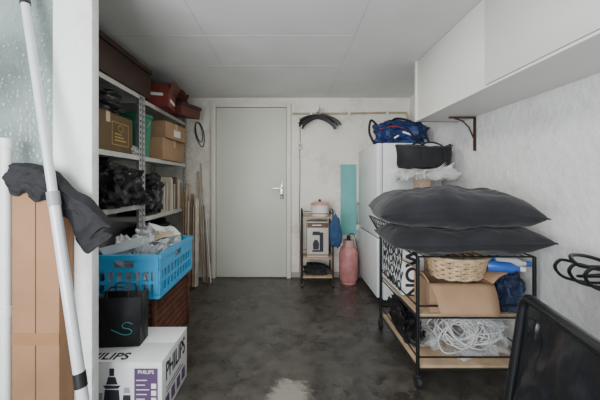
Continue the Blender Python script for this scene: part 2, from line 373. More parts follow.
gr=M('green_plastic',(0.03,0.20,0.11),0.4)
G().lathe([(0,0),(0.10,0),(0.125,0.34),(0.135,0.34),(0.135,0.365),(0.12,0.365),(0.095,0.01),(0,0.01)]).obj('bucket_body',gr,e)
G().tube([(0.13*math.cos(a),-0.02-0.13*math.sin(a)*0.25,0.31-0.1*math.sin(a)) for a in [math.pi*t/12 for t in range(13)]],0.003,6).obj('handle',steel(),e)
crate_box('carton','open-topped brown cardboard box stacked on the metal shelf','box',-1.58,-1.18,2.69,3.24,1.341,1.55,cardboard())
e=crate_box('carton','small brown cardboard box stacked on a larger box','box',-1.50,-1.15,2.74,3.16,1.551,1.71,cardboard(),rot=-5)
G().bx(0.1745,0.1752,-0.05,0.09,0.03,0.10).obj('paper_label',paper(),e)
bag('bulging black plastic bag beside the upright books',(-1.35,2.57,0.842),(0.20,0.17,0.20),31)
bc=[(0.7,0.68,0.62),(0.5,0.42,0.3),(0.62,0.6,0.58),(0.25,0.12,0.08),(0.6,0.55,0.42),(0.75,0.74,0.7),(0.35,0.2,0.12),(0.55,0.5,0.45),(0.15,0.1,0.1),(0.7,0.6,0.4),(0.6,0.58,0.55),(0.4,0.3,0.2),(0.7,0.68,0.66)]
y=2.80
for k,c in enumerate(bc):
    th=random.uniform(0.022,0.042); hh2=random.uniform(0.25,0.36); dp=0.24
    e=root('book',['pale','tan','pale','dark brown','cream','white','brown','beige','dark','yellowish','grey-white','brown','white'][k]+' upright book or folder standing in a shelf row','book',(-1.215+random.uniform(-0.015,0.01),y+th/2,0.841),(random.uniform(-1,1),0,0),group='books on the metal shelf')
    m=M('book_cover_%d'%k,c,0.6)
    G().bx(-dp,0,-th/2,-th/2+0.002,0,hh2).bx(-dp,0,th/2-0.002,th/2,0,hh2).bx(-0.003,0,-th/2,th/2,0,hh2).obj('cover',m,e)
    G().bx(-dp+0.004,-0.004,-th/2+0.0022,th/2-0.0022,0.003,hh2-0.004).obj('pages',paper(),e)
    y+=th+0.004
woods=[(0.30,0.19,0.11),(0.45,0.34,0.22),(0.55,0.5,0.42),(0.22,0.14,0.09),(0.42,0.30,0.2),(0.6,0.57,0.5)]
for k,c in enumerate(woods):
    xx=-1.15+0.028*k; hgt=[1.02,1.12,0.92,1.0,0.86,0.95][k]
    g=G().box((0,0,hgt/2),(0.016,0.07+0.01*(k%3),hgt),bev=0.002)
    o=g.obj('wooden_board',M('board_%d'%k,c,0.7,var=0.25,scale=12),loc=(xx,3.13,0.004),rot=(-8,-2,0))
    tag(o,'narrow wooden board leaning against the wall beside the shelving','board','boards leaning on the wall')
for k,(x,y2,h2,c,r_) in enumerate([(-0.975,3.28,1.25,(0.5,0.36,0.2),0.011),(-0.915,3.22,0.85,(0.12,0.08,0.06),0.009),(-0.945,3.25,1.35,(0.35,0.35,0.36),0.007),(-0.885,3.24,0.7,(0.6,0.55,0.45),0.009)]):
    o=G().cyl((0,0,0),(-0.11,D-0.02-y2,h2),r_).obj('thin_pole',M('thin_pole_%d'%k,c,0.6,var=0.2),loc=(x,y2,0.003))
    tag(o,['pale wooden','dark brown','grey metal','whitish wooden'][k]+' thin pole leaning in the corner by the door','pole','poles leaning on the wall')

# ------------------------------------------------------------------ blue crate
blue=M('blue_plastic',(0.05,0.38,0.70),0.4,var=0.04,bump=0.0)
e=root('plastic_crate','bright blue slatted plastic crate filled with plastic bags','crate',(-0.97,1.98,0.452),(0,0,1.5))
W,L,H=0.40,0.60,0.255
def lattice(g,axis,off,half,H):
    def bb(a0,a1,z0,z1,t=0.012):
        if axis=='x': g.bx(a0,a1,off-t/2,off+t/2,z0,z1)
        else: g.bx(off-t/2,off+t/2,a0,a1,z0,z1)
    bb(-half,half,0,0.028,0.014); bb(-half,half,H-0.03,H,0.024)
    bb(-half,half,0.085,0.103); bb(-half,half,0.158,0.178)
    bb(-half,-half+0.03,0.02,H-0.02,0.014); bb(half-0.03,half,0.02,H-0.02,0.014)
    bb(-half,-0.06,0.178,H-0.03,0.008); bb(0.06,half,0.178,H-0.03,0.008)
    nb=max(5,int(2*half/0.05))
    for k in range(1,nb):
        a=-half+2*half*k/nb
        bb(a-0.008,a+0.008,0.02,0.16,0.010)
for ax,off,half,nm in (('x',-L/2,W/2,'side_panel'),('x',L/2,W/2,'side_panel'),('y',-W/2,L/2,'side_panel'),('y',W/2,L/2,'side_panel')):
    g=G(); lattice(g,ax,off,half,H); g.obj(nm,blue,e)
G().bx(-W/2,W/2,-L/2,L/2,0,0.008).obj('base',blue,e)
pm=M('crumpled_plastic',(0.66,0.68,0.68),0.25,var=0.15,bump=0.3,bscale=12)
clr=M('clear_plastic',(0.75,0.78,0.8),0.1,alpha=0.55,bump=0.2,bscale=9)
tag(G().blob((0,0,0.125),(0.16,0.13,0.20),seed=41,amp=0.45,freq=2.6,octv=3).obj('plastic_bag',pm,loc=(-0.97,2.11,0.475)),'crumpled white plastic bag in the blue crate','bag')
tag(G().blob((0,0,0.115),(0.16,0.12,0.18),seed=44,amp=0.45,freq=2.6,octv=3).obj('plastic_bag',clr,loc=(-0.97,1.83,0.475)),'crumpled clear plastic bag in the blue crate','bag')
e=root('plastic_tray','shallow clear white plastic tray lying tilted on the crate','tray',(-1.03,1.86,0.70),(-8,-14,18))
g=G().bx(-0.10,0.10,-0.14,0.14,0,0.003)
g.poly([(-0.10,-0.14,0),(0.10,-0.14,0),(0.115,-0.155,0.05),(-0.115,-0.155,0.05)],(0,0.003,0)).poly([(-0.10,0.14,0),(0.10,0.14,0),(0.115,0.155,0.05),(-0.115,0.155,0.05)],(0,-0.003,0))
g.poly([(-0.10,-0.14,0),(-0.10,0.14,0),(-0.115,0.155,0.05),(-0.115,-0.155,0.05)],(0.003,0,0)).poly([(0.10,-0.14,0),(0.10,0.14,0),(0.115,0.155,0.05),(0.115,-0.155,0.05)],(-0.003,0,0))
g.obj('tray_body',pm,e)
G().tube([(-0.117,-0.157,0.05),(0.117,-0.157,0.05),(0.117,0.157,0.05),(-0.117,0.157,0.05)],0.004,6,closed=True).obj('rim',pm,e)
for k,(px_,py_,pz_,rx_,ry_,rz_) in enumerate([(-0.90,2.02,0.755,6,-12,30),(-0.93,2.14,0.78,-8,10,-35),(-0.89,1.90,0.745,10,8,70)]):
    m=[M('kraft_paper',(0.48,0.40,0.28),0.7),paper(),pm][k]
    def f(u,v,k=k): return Vector(((u-0.5)*0.15,(v-0.5)*0.2,0.015*math.sin(3*u+k)+0.012*math.sin(5*v+k)))
    o=G().sheet(f,14,14).obj('paper_sheet',m,loc=(px_,py_,pz_),rot=(rx_,ry_,rz_),solid=0.002)
    tag(o,['brown kraft','white','greyish plastic'][k]+' curled sheet on top of the crate','paper','papers in the crate')

rb=M('reddish_wicker',(0.12,0.042,0.022),0.6,var=0.35,scale=20,bump=0.3)
e=root('wicker_chest','reddish brown slatted chest carrying the blue crate','chest',(-1.0,2.03,0))
g=G().bx(-0.17,0.17,-0.27,0.27,0.01,0.42)
for z in [0.03+0.045*k for k in range(9)]:
    g.bx(-0.18,0.18,-0.28,0.28,z,z+0.036,bev=0.006)
g.obj('chest_body',rb,e)
G().bx(-0.19,0.19,-0.29,0.29,0.432,0.45,bev=0.005).obj('lid',rb,e)
for sx in(-1,1):
    for sy in(-1,1): G().bx(sx*0.187-0.014,sx*0.187+0.008,sy*0.287-0.01,sy*0.287+0.01,0,0.431,bev=0.003).obj('corner_post',rb,e)

# appliance box
wb=M('white_carton',(0.74,0.74,0.74),0.5,var=0.04)
e=crate_box('appliance_box','white appliance carton with printed product picture and lettering','box',-1.15,-0.60,1.36,1.69,0.001,0.286,wb,tape=False)
dki=M('dark_ink',(0.02,0.02,0.03),0.5,bump=0); pur=M('purple_ink',(0.10,0.055,0.13),0.5,bump=0)
text(e,'lettering','PHILIPS',0.125,(0.2762,0.0,0.205),RIGHTF,dki,bold=0.001,sx=0.64)
text(e,'lettering','PHILIPS',0.075,(-0.02,-0.125,0.2868),(0,0,0),dki,bold=0.001)
G().bx(0.145,0.255,-0.1664,-0.1655,0.07,0.255).obj('printed_panel',pur,e)
y0,y1=-0.1668,-0.1655
def slab(g,p): g.poly([(a+0.085,y0,b2) for a,b2 in p],(0,y1-y0,0)); return g
g=G()
slab(g,[(-0.085,0.075),(-0.005,0.075),(-0.012,0.155),(-0.078,0.155)])
slab(g,[(-0.074,0.160),(-0.016,0.160),(-0.004,0.175),(-0.086,0.175)])
slab(g,[(-0.072,0.180),(-0.018,0.180),(-0.028,0.215),(-0.062,0.215)])
slab(g,[(-0.056,0.22),(-0.034,0.22),(-0.034,0.255),(-0.056,0.255)])
slab(g,[(0.005,0.075),(0.045,0.075),(0.042,0.13),(0.008,0.13)])
g.obj('product_picture',dki,e)
g=G()
slab(g,[(-0.125,0.075),(-0.092,0.075),(-0.088,0.14),(-0.128,0.14)]); slab(g,[(0.01,0.14),(0.04,0.14),(0.037,0.165),(0.013,0.165)])
g.obj('product_picture',M('grey_ink',(0.3,0.3,0.33),0.5,bump=0),e)
g=G()
for k in range(5): g.bx(0.155,0.195+0.01*(k%3),-0.1672,-0.1663,0.11+0.022*k,0.1135+0.022*k)
g.bx(0.225,0.248,-0.1672,-0.1663,0.095,0.118).bx(0.225,0.248,-0.1672,-0.1663,0.128,0.151).bx(0.225,0.248,-0.1672,-0.1663,0.161,0.184)
g.obj('print_lines',paper(),e)
text(e,'lettering','PHILIPS',0.024,(0.20,-0.1668,0.238),FRONT,paper())
g=G()
for k in range(4): g.bx(0.2755,0.2763,-0.13+0.07*k,-0.085+0.07*k,0.03,0.09)
g.obj('printed_icons',pur,e)
for k in range(2): G().bx(0.2756,0.2764,-0.12,0.10-0.03*k,0.108+0.018*k,0.113+0.018*k).obj('print_line',dki,e)

# gift bag
e=root('gift_bag','matte black paper gift bag with teal script emblem and cord handles','bag',(-0.885,1.53,0.288),(0,0,4))
g=G()
w,d,h=0.11,0.05,0.25
for a in [((-w,-d,0),(w,-d,0),(w+0.005,-d,h),(-w-0.005,-d,h)),((-w,d,0),(w,d,0),(w+0.005,d,h),(-w-0.005,d,h)),
          ((-w,-d,0),(-w,0,0),(-w+0.012,0,h),(-w-0.005,-d,h)),((-w,0,0),(-w,d,0),(-w-0.005,d,h),(-w+0.012,0,h)),
          ((w,-d,0),(w,0,0),(w-0.012,0,h),(w+0.005,-d,h)),((w,0,0),(w,d,0),(w+0.005,d,h),(w-0.012,0,h)),
          ((-w,-d,0),(w,-d,0),(w,d,0),(-w,d,0))]:
    g.poly(a)
g.obj('bag_body',M('black_paper',(0.007,0.007,0.009),0.6),e,solid=0.002)
for yy in(-d,d):
    G().tube(cr([(-0.05,yy,h-0.02),(-0.055,yy*0.8,h+0.03),(-0.02,yy*0.6-0.02,h+0.055),(0.045,yy*0.8,h+0.04),(0.05,yy,h-0.02)]),0.003,6).obj('handle',black_plastic(),e)
tq=M('teal_ink',(0.05,0.30,0.32),0.5,bump=0)
sp=[(0.075,0.085),(0.05,0.095),(0.028,0.085),(0.03,0.068),(0.055,0.062),(0.072,0.05),(0.06,0.034),(0.03,0.032),(0.0,0.045),(-0.03,0.06)]
G().tube([(p[0],-d-0.002,p[1]+0.03) for p in cr(sp)],0.002,6).obj('emblem',tq,e)

# ------------------------------------------------------------------ left foreground
e=root('flat_carton','tall narrow brown cardboard carton standing against the wall','box',(-0.983,1.16,0.0))
cw=M('cardboard_warm',(0.29,0.155,0.078),0.8,var=0.14,scale=4)
G().bx(-0.092,0.092,-0.036,0.034,0.001,1.09,bev=0.003).obj('carton_body',cw,e)
G().bx(-0.091,-0.002,-0.039,-0.0365,0.002,1.085,bev=0.001).obj('flap',cw,e)
G().bx(0.001,0.091,-0.039,-0.0365,0.002,1.085,bev=0.001).obj('flap',cw,e)
tp2=M('packing_tape2',(0.29,0.155,0.075),0.28)
G().bx(-0.091,0.091,-0.0405,-0.0393,0.50,0.545).obj('tape',tp2,e)
G().bx(-0.0025,0.0015,-0.0395,-0.0364,0.002,1.085).obj('seam',M('dark_seam',(0.07,0.035,0.02),0.9),e)
o=G().cyl((0,0,0),(0,0,1.28),0.018).cyl((0,0,0.6),(0,0,0.64),0.022).cyl((0,0,1.26),(0,0,1.30),0.021).obj('plastic_pipe',white_paint(),loc=(-1.115,1.14,0.001)); tag(o,'white plastic pipe standing upright beside the carton','pipe')
P0=Vector((-0.642,0.98,0.003)); P1=Vector((-1.10,1.172,2.06)); dv=(P1-P0); ln=dv.length; dn=dv.normalized()
e=root('telescopic_pole','long white aluminium pole leaning against the wall','pole',P0)
G().cyl(dn*0.02,dn*(ln*0.52),0.0185).obj('lower_tube',M('white_lacquer',(0.62,0.64,0.66),0.3,0.1,var=0.03),e)
G().cyl(dn*(ln*0.52),dn*(ln*0.89),0.0155).obj('upper_tube',M('white_lacquer',(0.8,0.82,0.84),0.25),e)
G().cyl(dn*(ln*0.505),dn*(ln*0.53),0.021).obj('locking_collar',M('grey_plastic',(0.3,0.3,0.31),0.4),e)
G().cyl(dn*(ln*0.89),dn*ln,0.018).obj('end_cap',black_plastic(),e)
G().cyl(dn*0,dn*0.06,0.022).obj('foot_cap',M('grey_plastic',(0.3,0.3,0.31),0.4),e)
G().cyl(dn*0.42,dn*0.47,0.0205).obj('grip',black_plastic(),e)
T=cr([(0,1.205),(0.2,1.20),(0.45,1.165),(0.65,1.10),(0.82,1.06),(1.0,0.96)],8)
Bm=cr([(0,1.09),(0.2,1.075),(0.42,1.045),(0.62,0.985),(0.75,0.875),(0.88,0.87),(1.0,0.935)],8)
def ev(C,u):
    for (a,b2) in zip(C,C[1:]):
        if a[0]<=u<=b2[0]+1e-9:
            t=(u-a[0])/max(1e-9,b2[0]-a[0]); return a[1]+(b2[1]-a[1])*t
    return C[-1][1]
def jf(u,v):
    zt=ev(T,u); zb=ev(Bm,u); z=zt+(zb-zt)*v
    x=-1.085+0.385*u+0.012*math.sin(8*v+6*u)
    ph=u*26+v*3.5+1.5*noise.noise(Vector((u*3,v*2,1.0)))
    y=1.103+0.012*(abs(math.sin(ph))**0.6)*(0.25+0.75*v)+0.006*noise.noise(Vector((u*12,v*8,0.3)))
    y-=0.003*math.sin(math.pi*v)
    if u>0.68: y+=0.012*(u-0.68)*3
    if v<0.12: y+=(0.12-v)*0.3
    return Vector((x,y,z+0.012*math.sin(ph*1.0)*v))
tag(G().sheet(jf,90,40).obj('jacket',black_fabric(),solid=0.003),'thin black jacket draped over the tall carton','jacket')

# ------------------------------------------------------------------ back wall items
e=root('small_trolley','narrow dark metal kitchen trolley on casters with wooden shelves','trolley',(0.295,3.22,0))
bw=M('bronze_metal',(0.045,0.03,0.022),0.4,0.5)
for sx in(-1,1):
    for sy in(-1,1):
        G().tube([(sx*0.165,sy*0.12,0.05),(sx*0.165,sy*0.12,0.80)],0.009).obj('post',bw,e)
        G().cyl((sx*0.165-0.009,sy*0.12,0.025),(sx*0.165+0.009,sy*0.12,0.025),0.025).bx(sx*0.165-0.012,sx*0.165+0.012,sy*0.12-0.01,sy*0.12+0.01,0.035,0.052).obj('caster',black_plastic(),e)
for z in(0.10,0.30,0.74):
    G().bx(-0.16,0.16,-0.115,0.115,z,z+0.015,bev=0.003).obj('shelf',wood_light(),e)
    g=G()
    for sy in(-1,1): g.tube([(-0.165,sy*0.12,z+0.05),(0.165,sy*0.12,z+0.05)],0.004,6)
    for sx in(-1,1): g.tube([(sx*0.165,-0.12,z+0.05),(sx*0.165,0.12,z+0.05)],0.004,6)
    g.obj('rail',bw,e)
for sx in(-1,1): G().tube([(sx*0.165,-0.12,0.80),(sx*0.165,-0.09,0.83),(sx*0.165,0.09,0.83),(sx*0.165,0.12,0.80)],0.009).obj('push_handle',bw,e)
e=root('cooking_pot','small white and pink lidded pot on the trolley top','pot',(0.33,3.22,0.756))
G().lathe([(0,0),(0.09,0),(0.10,0.03),(0.10,0.12),(0,0.12)]).obj('pot_body',M('white_enamel',(0.7,0.66,0.64),0.3),e)
G().lathe([(0,0.12),(0.104,0.12),(0.095,0.145),(0.03,0.16),(0,0.16)]).obj('lid',M('pink_enamel',(0.55,0.25,0.22),0.35),e)
G().sph((0,0,0.17),0.015).obj('knob',black_plastic(),e)
G().tube([(0.10,0,0.10),(0.125,0,0.10),(0.125,0,0.07),(0.10,0,0.07)],0.006).obj('handle',M('pink_enamel',(0.5,0.2,0.18),0.35),e)
e=root('coffee_machine_box','tall pale printed appliance box with a coffee machine picture','box',(0.30,3.22,0.316))
G().bx(-0.115,0.115,-0.09,0.09,0,0.385,bev=0.004).obj('carton_body',M('printed_card',(0.50,0.46,0.40),0.5,var=0.06),e)
y0,y1=-0.0915,-0.0902
g=G()
for p in [[(-0.06,0.06),(0.06,0.06),(0.06,0.08),(-0.06,0.08)],[(0.02,0.08),(0.06,0.08),(0.06,0.27),(0.02,0.27)],[(-0.06,0.24),(0.02,0.24),(0.02,0.28),(-0.055,0.28)],[(-0.05,0.085),(0.01,0.085),(0.015,0.15),(-0.005,0.19),(-0.035,0.19),(-0.055,0.15)]]:
    g.poly([(a,y0,b2) for a,b2 in p],(0,y1-y0,0))
g.obj('product_picture',dki,e)
G().bx(-0.113,0.113,-0.0912,-0.0902,0.32,0.375).obj('printed_band',M('brown_print',(0.12,0.06,0.04),0.5),e)
G().bx(-0.06,0.04,-0.0922,-0.0913,0.343,0.352).obj('print_line',paper(),e)
tag(G().blob((0,0,0.05),(0.13,0.09,0.06),seed=61,amp=0.3,octv=2).obj('black_shoe_bag',black_fabric(),loc=(0.29,3.22,0.117)),'black bundle lying on the trolley bottom shelf','bag')
e=root('hanging_bag','dark blue cloth bag hanging from the trolley corner','bag',(0.485,3.07,0.83))
G().blob((0,0,-0.22),(0.062,0.04,0.17),seed=66,amp=0.25,flat=False,sag=0.4,octv=2).obj('bag_body',M('navy_cloth',(0.02,0.06,0.15),0.8,var=0.3),e)
G().tube([(0.0,0,-0.09),(-0.01,0.01,-0.01),(-0.025,0.03,0.0),(-0.02,0.02,-0.06)],0.005,6).obj('strap',M('navy_cloth2',(0.02,0.05,0.13),0.8),e)
e=root('gas_bottle','dull pinkish red steel gas bottle standing on the floor','gas bottle',(0.66,3.27,0))
pk=M('dusty_pink_steel',(0.44,0.18,0.17),0.5,var=0.3,scale=9,detail=9)
G().lathe([(0,0.02),(0.09,0.02),(0.105,0.05),(0.105,0.33),(0.09,0.385),(0.045,0.42),(0.022,0.425),(0,0.425)]).obj('tank',pk,e)
G().lathe([(0.078,0),(0.088,0),(0.088,0.04),(0.078,0.04),(0.078,0)]).obj('foot_ring',pk,e)
G().lathe([(0.055,0.405),(0.06,0.405),(0.06,0.48),(0.055,0.48),(0.055,0.405)],seg=24).obj('collar',M('pale_pink_steel',(0.45,0.26,0.24),0.45),e)
G().cyl((0,0,0.42),(0,0,0.475),0.014).cyl((-0.03,0,0.47),(0.03,0,0.47),0.009).cyl((0,0,0.475),(0,0,0.525),0.02).obj('valve',black_metal(),e)
G().tube(cr([(0,0,0.525),(0.04,0,0.55),(0.08,0.0,0.48),(0.12,0.05,0.25),(0.115,0.1,0.012)]),0.005,6).obj('hose',black_plastic(),e)

fm=M('white_appliance',(0.70,0.72,0.72),0.35,var=0.03,bump=0.02)
e=root('refrigerator','white two-door refrigerator standing against the wall','refrigerator',(1.11,3.03,0))
G().bx(-0.25,0.29,-0.36,0.36,0.04,1.49,bev=0.008).obj('cabinet_body',fm,e)
G().bx(-0.31,-0.258,-0.36,0.36,0.62,1.49,bev=0.012).obj('upper_door',fm,e)
G().bx(-0.31,-0.258,-0.36,0.36,0.06,0.605,bev=0.012).obj('lower_door',fm,e)
hg=M('grey_handle',(0.25,0.26,0.27),0.35,0.3)
G().bx(-0.345,-0.33,0.29,0.315,0.64,0.90,bev=0.005).bx(-0.34,-0.309,0.29,0.315,0.65,0.67).bx(-0.34,-0.309,0.29,0.315,0.87,0.89).obj('handle',hg,e)
G().bx(-0.345,-0.33,0.29,0.315,0.38,0.58,bev=0.005).bx(-0.34,-0.309,0.29,0.315,0.39,0.41).bx(-0.34,-0.309,0.29,0.315,0.55,0.57).obj('handle',hg,e)
for sx in(-0.2,0.24):
    for sy in(-0.3,0.3): G().cyl((sx,sy,0),(sx,sy,0.042),0.02).obj('foot',black_plastic(),e)

e=root('sports_bag','slouchy dark navy sports bag with loose black straps','bag',(1.10,2.92,1.491),(0,0,-6))
G().blob((0,0,0.11),(0.25,0.16,0.125),seed=71,amp=0.26,freq=1.9,power=0.6,octv=3).obj('bag_body',M('blue_nylon',(0.006,0.026,0.115),0.55,var=0.5,scale=7,bump=0.15),e)
G().tube(cr([(-0.1,-0.165,0.04),(-0.12,-0.13,0.18),(-0.06,-0.08,0.26),(0.06,-0.08,0.24),(0.13,-0.13,0.17),(0.1,-0.165,0.04)]),0.011).obj('strap',black_fabric(),e)
G().tube(cr([(0.1,0.1,0.15),(0.06,0.02,0.24),(-0.1,0.0,0.255),(-0.2,0.02,0.2)]),0.011).obj('strap',black_fabric(),e)
G().tube(cr([(-0.24,-0.1,0.2),(-0.30,-0.12,0.24),(-0.315,-0.13,0.12),(-0.27,-0.14,0.012)]),0.012).obj('side_strap',black_fabric(),e)
G().tube(cr([(0.02,-0.16,0.16),(0.12,-0.185,0.03),(0.17,-0.17,0.12),(0.24,-0.13,0.02)]),0.009).obj('side_strap',black_fabric(),e)
G().tube(cr([(-0.22,-0.13,0.15),(-0.1,-0.165,0.17),(0.0,-0.165,0.15)]),0.004).obj('piping',M('red_piping',(0.35,0.03,0.03),0.5),e)
G().box((0.03,-0.168,0.10),(0.09,0.006,0.016),rot=(0,20,0),bev=0.002).obj('patch',paper(),e)
G().box((-0.07,-0.168,0.07),(0.05,0.006,0.014),rot=(0,-30,0),bev=0.002).obj('patch',paper(),e)
# cat tree
e=root('cat_tree','cat tree with fluffy white platform and beige sisal post','cat tree',(1.12,2.45,0))
fur=M('white_fur',(0.84,0.83,0.81),0.95,var=0.08,scale=20,bump=0.3,bscale=80)
G().bx(-0.22,0.22,-0.16,0.16,0.0,0.05,bev=0.01).obj('base',fur,e)
G().cyl((0,0,0.05),(0,0,1.17),0.07).obj('post',M('sisal',(0.58,0.42,0.32),0.9,var=0.2,scale=60,bump=0.6),e)
g=G()
g.blob((0.0,0,1.205),(0.23,0.15,0.026),seed=81,amp=0.25,freq=4,power=0.8,flat=False)
for k in range(4200):
    a=random.uniform(0,2*math.pi); t=random.uniform(-1,1)
    rr=0.84+0.14*math.sqrt(1-t*t)
    p=Vector((0.23*rr*math.cos(a),0.15*rr*math.sin(a),1.205+0.024*t))
    cl=noise.noise(Vector((math.cos(a)*6,math.sin(a)*6,t*1.5)))
    ln2=random.uniform(0.03,0.06)*(1+0.9*cl); da=noise.noise(Vector((a*3,t*2,4)))*0.9
    q=p+Vector((ln2*math.cos(a+da),ln2*math.sin(a+da),ln2*(0.5*t+cl*0.9-0.35)))
    g.cyl(p,q,0.003,0.0006,seg=3)
g.obj('fluffy_platform',fur,e)
e=root('carrier_bag','open black soft carrier with handles on the fluffy platform','bag',(1.12,2.43,1.245),(0,0,4))
g=G().lathe([(0.001,0.0),(0.9,0.0),(0.98,0.03),(1.0,0.10),(1.02,0.16),(1.0,0.168),(0.96,0.16),(0.93,0.10),(0.88,0.02),(0.001,0.015)],sx=0.23,sy=0.13,seg=48)
for vv in g.bm.verts: vv.co.z+= (0.03*abs(vv.co.x/0.23)**2+0.012*noise.noise(vv.co*14))*(vv.co.z/0.17)
g.crumple(0.012,9,3).obj('bag_body',black_fabric(),e)
G().tube(cr([(-0.1,-0.125,0.06),(-0.09,-0.115,0.16),(-0.03,-0.09,0.20),(0.05,-0.09,0.20),(0.1,-0.115,0.16),(0.11,-0.125,0.06)]),0.007).obj('handle',black_fabric(),e)
G().tube(cr([(-0.1,0.12,0.15),(-0.03,0.1,0.22),(0.05,0.1,0.21),(0.11,0.12,0.15)]),0.007).obj('handle',black_fabric(),e)
G().tube([(0.236*math.cos(a),0.134*math.sin(a),0.162+0.03*abs(math.cos(a))**2) for a in [2*math.pi*t/40 for t in range(40)]],0.006,6,closed=True).obj('rim',M('charcoal_trim',(0.04,0.04,0.042),0.5),e)

# ------------------------------------------------------------------ cart
CX0,CX1,CY0,CY1=0.70,1.34,1.59,2.24
e=root('storage_cart','black tubular metal cart on casters with wooden shelves','cart',(0,0,0))
for x in(CX0,CX1):
    for y in(CY0,CY1):
        G().tube([(x,y,0.07),(x,y,0.72)],0.010,10).obj('post',black_metal(),e)
        G().cyl((x-0.011,y,0.032),(x+0.011,y,0.032),0.032).bx(x-0.015,x+0.015,y-0.012,y+0.012,0.045,0.075,bev=0.003).obj('caster',black_plastic(),e)
mat_sh=wood_light()
for z,nm in((0.10,'bottom_shelf'),(0.385,'middle_shelf')):
    G().bx(CX0+0.012,CX1-0.012,CY0+0.012,CY1-0.012,z,z+0.016,bev=0.003).obj(nm,mat_sh,e)
for z in(0.10,0.17,0.385,0.45,0.72):
    G().tube([(CX0,CY0,z),(CX1,CY0,z),(CX1,CY1,z),(CX0,CY1,z),(CX0,CY0,z)],0.005,8).obj('rail',black_metal(),e)
g=G()
for k in range(1,14):
    x=CX0+(CX1-CX0)*k/14; g.tube([(x,CY0,0.72),(x,CY1,0.72)],0.003,6)
g.obj('wire_top',black_metal(),e)
g=G(); fx=0.085
for k in range(13):
    y=CY0+0.02+(CY1-CY0-0.04)*k/12; g.tube([(CX0-fx,y,0.87),(CX0-0.01,y,0.725)],0.0035,6)
for zz,ff in ((0.87,fx),(0.82,fx*0.66),(0.77,fx*0.33)): g.tube([(CX0-ff,CY0,zz),(CX0-ff,CY1,zz)],0.006 if zz>0.85 else 0.0035)
g.tube([(CX0-fx,CY1,0.87),(CX0,CY1,0.72)],0.006); g.tube([(CX0-fx,CY0,0.87),(CX0,CY0,0.72)],0.006)
g.obj('wire_rim',black_metal(),e)

def cushion(a,b,T,seed,label,loc,rot,mat,droop=0.02):
    e=root('cushion',label,'cushion',loc,rot,group='stacked grey cushions')
    n=56; g=G(); o=Vector((seed*5.1,seed*2.2,0))
    def pt(u,v,s):
        k=1-0.045*(u*u*v*v)**1.5
        x=a*u*(1-0.04*(1-v*v))*k; y=b*v*(1-0.05*(1-u*u))*k
        prof=(max(0,(1-abs(u)**3.0)*(1-abs(v)**3.0)))**0.5
        w=noise.fractal(Vector((u*2.0,v*1.5,s))+o,1.0,2.0,3)*0.026
        ri=1-abs(noise.noise(Vector((u*2.6+v*1.2,v*2.0-u,seed*3.0+s)))*2.4)
        w-=0.009*max(0,ri-0.5)*s
        z=s*T*prof+w*(0.15+prof)-droop*u*u
        return Vector((x,y,z))
    top=[[g.bm.verts.new(pt(-1+2*i/n,-1+2*j/n,1)) for j in range(n+1)] for i in range(n+1)]
    bot=[[top[i][j] if i in(0,n) or j in(0,n) else g.bm.verts.new(pt(-1+2*i/n,-1+2*j/n,-1)) for j in range(n+1)] for i in range(n+1)]
    for G1 in(top,bot):
        for i in range(n):
            for j in range(n):
                g.bm.faces.new((G1[i][j],G1[i+1][j],G1[i+1][j+1],G1[i][j+1]))
    edge=[top[i][0].co.copy() for i in range(n)]+[top[n][j].co.copy() for j in range(n)]+[top[i][n].co.copy() for i in range(n,0,-1)]+[top[0][j].co.copy() for j in range(n,0,-1)]
    g.obj('cushion_cover',mat,e)
    G().tube(edge,0.004,6,closed=True).obj('piping',mat,e)
    return e
vel=M('grey_velvet',(0.020,0.020,0.024),0.85,var=0.35,scale=6,bump=0.2,bscale=22,detail=8,spec=0.3)
vel.node_tree.nodes['Principled BSDF'].inputs['Sheen Weight'].default_value=0.12
cushion(0.400,0.265,0.110,1,'large charcoal velvet cushion lying on top of another',(0.875,1.66,0.995),(2,0,-8),vel,0.03)
cushion(0.400,0.265,0.086,2,'large charcoal velvet cushion lying on the cart top',(0.93,1.68,0.82),(0,-2,-5),vel,0.0)

# typographic bag
e=root('storage_bin','white storage bag covered with bold black lettering','bag',(0.785,2.035,0.402))
g=G()
for a0,a1,b0,b1 in ((-0.07,0.07,-0.18,-0.176),(-0.07,0.07,0.176,0.18),(-0.07,-0.066,-0.176,0.176),(0.066,0.07,-0.176,0.176)): g.bx(a0,a1,b0,b1,0,0.30)
g.bx(-0.07,0.07,-0.18,0.18,0,0.004).obj('bag_body',wb,e)
G().tube(cr([(-0.068,-0.07,0.29),(-0.08,-0.06,0.25),(-0.082,0.0,0.22),(-0.08,0.06,0.25),(-0.068,0.07,0.29)]),0.005,6).obj('handle',ink(),e)
for k,t in enumerate(['NOWON','MVONW','WNOWV','VOMNO']):
    text(e,'lettering',t,0.090,(-0.0712,0.0,0.26-0.070*k),LEFTF,ink(),bold=0.0024,sx=1.02)
text(e,'lettering','NOW',0.125,(0.005,-0.1812,0.15),(90,-90,0),ink(),bold=0.004)

